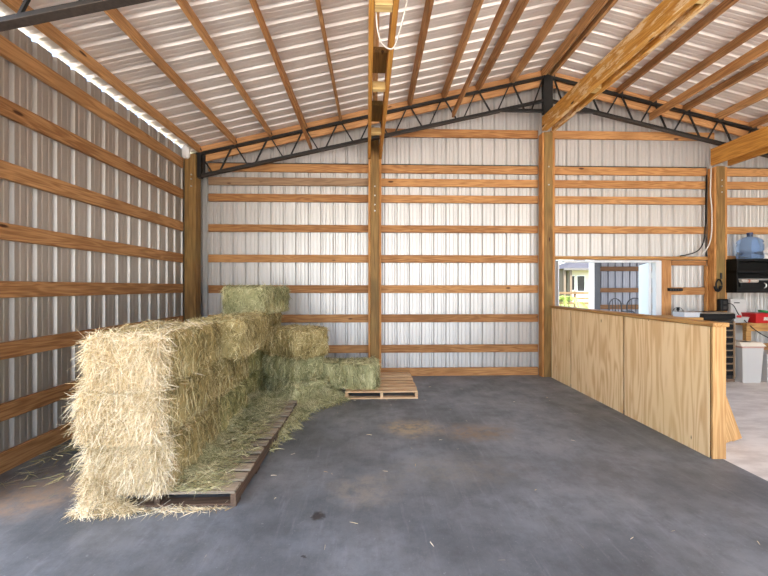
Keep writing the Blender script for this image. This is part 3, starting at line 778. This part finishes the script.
# wall rack
Yr0, Yr1 = 5.80, 6.10
pl_ = at(727, 259, 5.95); xr0 = pl_.x + .02; xr1 = xr0 + 1.35; zt, zb = 1.965, 1.405
rk = empty('tool_rack', ((xr0 + xr1) / 2, (Yr0 + Yr1) / 2, zb)); w = xr1 - xr0; d = Yr1 - Yr0; h = zt - zb
m = MB(); m.box((0, d / 2 - .015, h / 2), (w, .03, h)); m.build('back_panel', M_black_pl, rk)
for nm, z in (('top_shelf', h - .02), ('middle_shelf', h * .62), ('bottom_shelf', .02)):
    m = MB(); m.box((0, 0, z), (w, d, .04), None, 0, .004); m.build(nm, M_black_pl, rk)
for sx in (-1, 1):
    m = MB(); m.box((sx * (w / 2 - .012), 0, h / 2), (.024, d, h - .08)); m.build('side_panel', M_black_pl, rk)
m = MB(); m.box((0, -d / 2 + .02, .06), (w - .05, .02, .06)); m.build('front_lip', M_black_pl, rk)
tag(rk, 'black wall rack of tools right of the outlet-box post', 'rack')
zs = zb + .04
def tool(name, build, mat, lab, cat): m = MB(); build(m); o = m.build(name, mat); return tag(o, lab, cat)
yb_ = Yr0 + .06
A = at(738, 274.5, yb_); B = at(752, 275.5, yb_); C = at(763, 278, yb_); D = at(772, 277, yb_)
case = MB(); case.box((xr0 + .62, 5.95, zs + .085), (1.0, .20, .17), None, 0, .01); o = case.build('tool_case', M_black_pl); tag(o, 'long dark case lying on the lowest rack shelf', 'case')
tool('pry_bar', lambda m: m.tube([(A.x, 5.86, zs + .185), (B.x, 5.86, zs + .187), (C.x, 5.86, zs + .18), (D.x, 5.86, zs + .182)], [.008, .012, .018, .012], 8), M_alu, 'grey metal bar lying along the black rack', 'tool')
p = at(747, 281, Yr0 + .04)
lb = empty('spray_tube', (p.x, Yr0 + .04, p.z)); m = MB(); m.tube([(-.14, 0, 0), (.14, 0, 0)], .028, 12); m.build('tube_body', plain('tube_white', (176, 168, 158), .5, 0, .5, .3, 30), lb); m = MB(); m.tube([(-.03, 0, 0), (.0, 0, 0)], .0295, 12); m.build('band', plain('orange_band', (170, 92, 60), .5), lb)
lb.location.y = 5.81
tag(lb, 'pale tube with orange band lying in the black rack', 'tube')
p = at(764, 285.5, Yr0 - .01); arc = [(p.x + .035 * math.cos(t), Yr0 - .012, p.z + .04 * math.sin(t)) for t in np.linspace(-1.7, 1.7, 12)]
tool('hook', lambda m: m.tube(arc, [.003 + .008 * math.sin(math.pi * i / 11) for i in range(12)], 8), M_alu, 'curved silver hook at the rack front', 'hook')
# black strap hanging off the rack by the post
p = at(723.5, 285, 5.85); arc = [(p.x + .05 * math.cos(t), 5.93, p.z + .09 * math.sin(t)) for t in np.linspace(0, 6.2, 20)]
tool('strap_coil', lambda m: (m.tube(arc, .013, 8), m.tube([(q[0], 5.95, q[2] - .01) for q in arc[10:]], .02, 8)), M_black_pl, 'black strap coil hanging on post beside the rack', 'strap')
p = at(720.5, 276, YP)
m = MB(); m.box((p.x, YP - .012, p.z), (.028, .024, .1), None, 0, .004); o = m.build('post_hook', M_cab); tag(o, 'small dark hook on the post above the outlet box', 'hook')
# blue jug
p = at(750.5, 258, 5.92); jg = empty('water_jug', (p.x + .02, 5.95, zt))
M_jug = plain('blue_jug', (164, 192, 228), .06); bs = M_jug.node_tree.nodes['Principled BSDF']; bs.inputs['Transmission Weight'].default_value = .85; bs.inputs['IOR'].default_value = 1.25
m = MB(); m.lathe([(.155, 0), (.172, .02), (.172, .10), (.158, .115), (.158, .13), (.172, .145), (.172, .24), (.158, .255), (.158, .265), (.17, .28), (.155, .32), (.09, .365), (.04, .38), (.036, .42)], 28); m.build('bottle', M_jug, jg, smooth=True)
m = MB(); m.lathe([(.041, .405), (.041, .445), (.03, .45)], 18); m.build('cap', plain('navy_cap', (34, 44, 84), .4), jg)
tag(jg, 'large translucent blue water jug on top of the black rack', 'water jug')
# clear crumpled bag
rng = np.random.default_rng(5); bm = bmesh.new(); bmesh.ops.create_icosphere(bm, subdivisions=3, radius=1)
for v in bm.verts:
    k = 1 + .18 * math.sin(v.co.x * 7 + 1) * math.sin(v.co.z * 6) + .14 * math.sin(v.co.y * 9 + v.co.x * 5)
    v.co = Vector((v.co.x * .19 * k, v.co.y * .10 * k, max(v.co.z * .105 * k + .08, 0)))
me = bpy.data.meshes.new('plastic_bag'); bm.to_mesh(me); bm.free(); me.materials.append(plain('milky_plastic', (206, 198, 190), .3)); o = bpy.data.objects.new('plastic_bag', me); COL.objects.link(o)
o.location = (at(765, 258, 5.92).x + .09, 5.88, zt); tag(o, 'crumpled pale plastic bag beside the blue jug', 'bag')

# workbench at the right edge
wx0, wx1 = ax(746, 5.72), XR - .1
wb = empty('workbench', ((wx0 + wx1) / 2, 5.9, 0)); w = wx1 - wx0
m = MB(); m.box((0, 0, .895), (w, .40, .04), None, 0, .004); m.build('bench_top', M_cap, wb)
m = MB(); m.box((0, -.175, .83), (w, .038, .09), None, 0, .003); m.build('apron', M_cap, wb)
for sx in (-1, 1):
    for sy in (-1, 1):
        m = MB(); m.box((sx * (w / 2 - .045), sy * .15, .4375), (.085, .06, .875), None, 0, .003); m.build('leg', M_cap, wb)
m = MB(); m.box((.1, .05, .36), (w - .3, .24, .03)); m.build('lower_shelf', M_pallet_red, wb)
tag(wb, 'wooden workbench along the back wall at right edge', 'workbench')
# red bin
p = at(759, 323, 5.80); rb = empty('red_bin', (p.x + .1, 5.85, .915)); M_red = plain('red_plastic', (186, 28, 30), .4)
m = MB(); m.frustum((0, 0, 0), (.44, .22), (.50, .27), .15); m.build('tub', M_red, rb)
m = MB(); m.box((0, 0, .15), (.52, .29, .018), None, 0, .004); m.build('rim', M_red, rb)
m = MB(); m.box((-.02, -.118, .08), (.16, .02, .07), Matrix.Rotation(-.17, 3, 'X')); m.build('label_plate', plain('label_grey', (196, 190, 176), .5, 0, .5, .4, 60), rb)
tag(rb, 'red plastic bin on the workbench', 'bin')
m = MB(); m.box((p.x + .12, 5.83, 1.096), (.16, .07, .035), Matrix.Rotation(.15, 3, 'Y'), 0, .012); o = m.build('green_sponge', plain('green_pl', (36, 130, 72), .5)); o_ = tag(o, 'green block on top of the red bin', 'block')
# tall white panel cabinet
x0, x1 = ax(731, 5.95), ax(746.5, 5.95)
wc = empty('white_cabinet', ((x0 + x1) / 2, 6.03, 0)); w = x1 - x0
M_offw = plain('off_white', (190, 187, 182), .45)
m = MB(); m.box((0, 0, .65), (w, .16, 1.30), None, 0, .006); m.build('body', M_offw, wc)
m = MB(); m.box((0, -.085, .66), (w - .03, .012, 1.22), None, 0, .003); m.build('door', M_offw, wc)
m = MB(); m.box((-w * .18, -.094, 1.235), (w * .35, .006, .016)); m.build('handle', M_cab, wc)
tag(wc, 'tall narrow white cabinet between tool cabinet and red bin', 'cabinet')
# grey tray with red labels on top of the dark cabinet's right neighbour: carried by a slim stand
x0, x1 = ax(734, 5.7), ax(752, 5.7)
gt = empty('grey_tray', ((x0 + x1) / 2, 5.83, .915)); w = x1 - x0
M_gt = plain('tray_grey', (168, 166, 162), .45)
gt.location.x -= 0; gt.location.z = .917
m = MB(); m.frustum((0, 0, 0), (w - .03, .14), (w, .17), .085); m.build('tub', M_gt, gt)
for dx, ww in ((-.12, .03), (-.02, .07)): 
    m = MB(); m.box((dx, -.086, .105), (ww, .008, .04)); m.build('red_tag', M_red, gt)
m = MB(); m.box((0, 0, .088), (w + .01, .18, .012), None, 0, .004); m.build('rim', M_offw, gt)
tag(gt, 'grey tray with red tags in front of the white cabinet', 'tray')
# bins on the floor
def bin_(name, c, s0, s1, h, lid, lab):
    r_ = empty(name, (c[0], c[1], 0)); m = MB(); m.frustum((0, 0, 0), s0, s1, h); m.build('tub', M_offw, r_)
    if lid:
        m = MB(); m.box((0, 0, h + .004), (s1[0] + .015, s1[1] + .015, .03), None, 0, .006); m.build('rim_band', plain('pink_band', (188, 150, 136), .5), r_)
        m = MB(); m.frustum((0, 0, h + .02), (s1[0] + .05, s1[1] + .04), (s1[0] + .01, s1[1] - .06), .055); ld = m.build('lid', plain('cream_lid', (226, 216, 198), .45), r_)
        m = MB(); m.box((-.02, -.05, h + .078), (.10, .08, .008)); m.build('grip', M_cab, ld)
    else:
        m = MB(); m.box((0, 0, h), (s1[0] + .02, s1[1] + .02, .025), None, 0, .006); m.build('lid', M_offw, r_)
    return tag(r_, lab, 'bin')
p = fl(744, 381); bin_('waste_bin', (p.x + .01, p.y + .02, 0), (.29, .26), (.345, .30), .555, True, 'white lidded waste bin standing right of the tool cabinet')
p = fl(766, 381); bin_('storage_tub', (p.x + .10, p.y + .06, 0), (.34, .28), (.38, .32), .44, False, 'low white tub on the floor under workbench, at right edge')

# ------------------------------------------------------------------ doorway and outside
M_doorw = plain('door_white', (204, 205, 206), .45)
dr = empty('door_1', (DOOR0, YG, 0)); struct(dr)
fw = .05
m = MB(); m.box((DOOR1 - .05 - DOOR0, .03, DOORZ / 2), (.10, .09, DOORZ), None, 0, .004); m.build('jamb', M_doorw, dr)
m = MB(); m.box((.012, .03, DOORZ / 2), (.022, .09, DOORZ), None, 0, .004); m.build('jamb', M_doorw, dr)
m = MB(); m.box(((DOOR1 - DOOR0) / 2, .03, DOORZ - .017), (DOOR1 - DOOR0 - .2, .09, .034), None, 0, .004); m.build('head', M_doorw, dr)
hp = Vector((DOOR1 - .115, YG + .10, 0)); fe = Vector((ax(640, 7.2), 7.2, 0)); dv = (fe - hp); 
m = MB(); m.box((0, 0, 0), (dv.length, .045, DOORZ - .05), None, 0, .004)
lf = m.build('leaf', M_doorw, dr); lf.matrix_local = Matrix.Translation((hp + fe) / 2 - Vector((DOOR0, YG, 0)) + Vector((0, 0, DOORZ / 2))) @ frame(dv).to_4x4()
for z in (.3, 1.7):
    m = MB(); m.tube([(hp.x - DOOR0 + .02, .085, z - .05), (hp.x - DOOR0 + .02, .085, z + .05)], .012, 10); m.build('hinge', M_alu, dr)
m = MB(); m.tube([(0, -.02, 0), (0, -.07, 0), (-.1, -.075, 0)], .01, 8); kb = m.build('handle', M_alu, lf); kb.location = (dv.length / 2 - .07, 0, .03)

# porch wing with its own ribbed wall
YW = 10.0; xw = ax(591, YW)
M_wing = metal_sheet('wing_steel', (122, 124, 134), .3); M_wing_wood = wood('wing_wood', (120, 84, 52), (80, 52, 30))
def prof_w(s, d): return ((s, YW + .05 + d, 0), (s, YW + .05 + d, 2.75))
o = sheet('wing_wall', ribs(xw, xw + 4.0, xw + .3), prof_w, M_wing); del o['kind']; tag(o, 'ribbed grey wall of porch wing seen through the doorway', 'wall')
for i, (py) in enumerate((307, 290.2, 268.8)):
    z = at(620, py, YW).z; o = board('girt', (xw + .22, YW + .025, z), (xw + 3.98, YW + .025, z), .125 if i else .13, .038, M_wing_wood)
    tag(o, ['lowest', 'middle', 'highest'][i] + ' girt on the porch wing wall through the doorway', 'wall board', 'girts on the porch wing')
m = MB(); m.box((xw + .14, YW - .02, 1.375), (.15, .12, 2.75), None, 0, .005); o = m.build('steel_post', plain('charcoal', (62, 66, 72), .5)); tag(o, 'charcoal post at the end of the porch wing wall', 'post')
m = MB(); m.box((xw + .02, YW + .0, 1.375), (.085, .14, 2.75), None, 0, .005); o = m.build('corner_trim', M_doorw); tag(o, 'white trim on the porch wing corner', 'trim')
m = MB(); m.box((xw + 2.2, 8.7, 2.80), (4.6, 3.3, .09)); o = m.build('added_shade_roof', M_roof); tag(o, 'unseen roof added above the doorway view to shade the porch wing wall', 'roof')  # unseen roof slab, added to keep the sun off the wing wall
m = MB(); m.box((xw + 1.2, 8.2, -.04), (7.0, 3.9, .08)); struct(m.build('floor', M_conc))
# patio chairs
M_iron = plain('wrought_iron', (30, 30, 32), .5)
def iron_chair():
    r_ = empty('patio_chair'); sh = .66
    m = MB(); m.box((0, 0, sh), (.42, .42, .025), None, 0, .006); m.build('seat', M_iron, r_)
    for sx in (-1, 1):
        for sy in (-1, 1):
            m = MB(); m.tube([(sx * .2, sy * .2, 0), (sx * .18, sy * .18, sh)], .012, 6); m.build('leg', M_iron, r_)
    top = [(-.2, .2, sh), (-.2, .22, sh + .36)] + [(.2 * -math.cos(t), .22, sh + .36 + .19 * math.sin(t)) for t in np.linspace(.3, math.pi - .3, 8)] + [(.2, .22, sh + .36), (.2, .2, sh)]
    m = MB(); m.tube(top, .014, 6); m.build('back_frame', M_iron, r_)
    for k in (-1, 0, 1): m = MB(); m.tube([(k * .09, .2, sh), (k * .09, .22, sh + .52)], .008, 6); m.build('spindle', M_iron, r_)
    for sx in (-1, 1):
        m = MB(); m.tube([(sx * .2, .21, sh + .22), (sx * .22, -.12, sh + .22), (sx * .2, -.18, sh)], .012, 6); m.build('armrest', M_iron, r_)
    return r_
c1 = iron_chair(); c1.location = (ax(623, 8.9), 8.9, 0); c1.rotation_euler = (0, 0, .25); tag(c1, 'arch-backed black patio chair, fully visible through the doorway', 'chair', 'black patio chairs')
c2 = dup(c1, (ax(640, 9.1), 9.1, 0), -.15); c2['label'] = 'black patio chair partly hidden behind the white door leaf'

# house across the lawn
YH = 34.0
def HX(px): return ax(px, YH)
def HZ(px, py): return at(px, py, YH).z
hs = empty('house', (HX(580), YH, 0)); ox = HX(580)
M_cream = plain('cream_wall', (196, 188, 168), .7); M_shing = plain('grey_shingle', (58, 58, 64), .9, 0, .1, .15, 2)
M_glass = plain('dark_glass', (26, 30, 34), .1)
xh0, xh1 = HX(570), HX(600); ez = HZ(575, 269)
m = MB(); m.box(((xh0 + xh1) / 2 - ox, 2, ez / 2), (xh1 - xh0, 4, ez)); m.build('wall', M_cream, hs)
xe0, xe1 = HX(559), HX(604)
# hip roof with overhanging porch on the left
m = MB(); rz_ = HZ(580, 258)
m.add([(xe0 - ox, -.9, ez), (xe1 - ox, -.9, ez), (xe1 - ox, 4.2, ez), (xe0 - ox, 4.2, ez), (HX(586) - ox, 1.7, rz_), (xe1 - 1 - ox, 1.7, rz_)],
      [(0, 1, 5, 4), (1, 2, 5), (2, 3, 4, 5), (3, 0, 4), (3, 2, 1, 0)]); m.build('roof', M_shing, hs)
m = MB(); m.box(((xe0 + xe1) / 2 - ox, -.9, ez - .05), (xe1 - xe0, .06, .2)); m.build('fascia', plain('fascia_grey', (84, 82, 80), .6), hs)
for pa, pb, ya, yb2 in ((577, 584, 276, 291), (571.5, 574, 276, 290)):
    m = MB(); m.box(((HX(pa) + HX(pb)) / 2 - ox, -.02, (HZ(580, ya) + HZ(580, yb2)) / 2), (HX(pb) - HX(pa) + .1, .1, HZ(580, ya) - HZ(580, yb2) + .1)); wf = m.build('window_frame', M_white, hs)
    m = MB(); m.box(((HX(pa) + HX(pb)) / 2 - ox, -.06, (HZ(580, ya) + HZ(580, yb2)) / 2), (HX(pb) - HX(pa), .06, HZ(580, ya) - HZ(580, yb2))); m.build('pane', M_glass, wf)
for px in (561, 567):
    m = MB(); m.box((HX(px) - ox, -.6, ez / 2), (.2, .2, ez)); m.build('porch_post', plain('porch_post_brown', (96, 84, 70), .7), hs)
m = MB(); m.box(((xh0 + xe0) / 2 - ox, 2, ez / 2), (.3, 3.6, ez)); m.build('porch_wall', plain('porch_brown', (96, 84, 70), .7), hs)
tag(hs, 'cream house with grey hipped roof beyond the lawn', 'house')
# fence
YFn = 20.0
fx0, fx1 = ax(556, YFn) - 1.5, ax(600, YFn) + 1
fe_ = empty('rail_fence', ((fx0 + fx1) / 2, YFn, -.09)); ox = (fx0 + fx1) / 2
M_fence = wood('fence_wood', (124, 104, 76), (88, 68, 46), knots=0)
for py in (293, 298.3, 303):
    z = at(575, py, YFn).z + .09
    o = board('rail', (fx0 - ox, -.06, z), (fx1 - ox, -.06, z), .12, .04, M_fence); o.parent = fe_
x = ax(575, YFn) - 4.4
while x < fx1:
    o = board('fence_post', (x - ox, 0, 0), (x - ox, 0, 1.35), .1, .1, M_pallet_red, up=(0, 1, 0)); o.parent = fe_; x += 2.2
tag(fe_, 'three-rail wooden fence across the lawn through the doorway', 'fence')
# palm-like shrub before the fence
pb = empty('palm_shrub', (ax(565, 16.0), 16.0, -.09)); rng = np.random.default_rng(9)
m = MB(); m.tube([(0, 0, 0), (.02, 0, .5), (.0, .02, 1.0)], [.09, .07, .05], 8); m.build('trunk', plain('palm_trunk', (110, 92, 66), .9), pb)
m = MB()
for k in range(15):
    a = k * 2.4; L = .75 + .3 * rng.random(); e = .25 + .9 * rng.random()
    pts = [Vector((math.cos(a) * L * t, math.sin(a) * L * t, 1.0 + e * t - (e + .35) * t * t)) for t in np.linspace(0, 1, 8)]
    for i in range(7):
        d = (pts[i + 1] - pts[i]); s = d.cross(Vector((0, 0, 1))).normalized()
        for q in (-1, 1):
            for u in (0, .5):
                b = pts[i] + d * u; tip = b + s * q * .22 * (1 - .1 * i) + d * 1.2 - Vector((0, 0, .08))
                m.add([b, b + d * .35, tip], [(0, 1, 2)])
m.build('fronds', plain('palm_green', (110, 128, 50), .6), pb)
tag(pb, 'bright palm-like shrub in front of the fence', 'shrub')

# ------------------------------------------------------------------ light
wd = bpy.data.worlds.new('sky'); S.world = wd; wd.use_nodes = True; nt = wd.node_tree
sk = nt.nodes.new('ShaderNodeTexSky'); sk.sky_type = 'NISHITA'; sk.sun_disc = False; sk.sun_elevation = math.radians(58); sk.sun_rotation = math.radians(200)
sk.dust_density = 2.0
bg = nt.nodes['Background']; nt.links.new(sk.outputs[0], bg.inputs['Color']); bg.inputs['Strength'].default_value = .28
sl = bpy.data.lights.new('sun', 'SUN'); sl.energy = 8.5; sl.angle = math.radians(1); sl.color = (1, .95, .88)
so = bpy.data.objects.new('sun', sl); COL.objects.link(so)
sd = Vector((.10, -.45, .95)).normalized()      # towards the sun: high behind the camera
so.rotation_euler = sd.to_track_quat('Z', 'Y').to_euler()

# ------------------------------------------------------------------ camera
cam = bpy.data.cameras.new('camera'); cam.sensor_width = 36; cam.lens = F / 768 * 36; cam.shift_y = -1 / 768; cam.clip_end = 300; cam.clip_start = .05
co = bpy.data.objects.new('camera', cam); COL.objects.link(co); co.location = (0, 0, CAMZ); co.rotation_euler = (math.pi / 2, 0, -TH)
S.camera = co
S.view_settings.view_transform = 'Standard'; S.view_settings.look = 'None'; S.view_settings.gamma = 1; S.view_settings.use_curve_mapping = False
S.view_settings.exposure = 1.6
S.cycles.use_denoising = True; S.cycles.max_bounces = 12; S.cycles.diffuse_bounces = 8
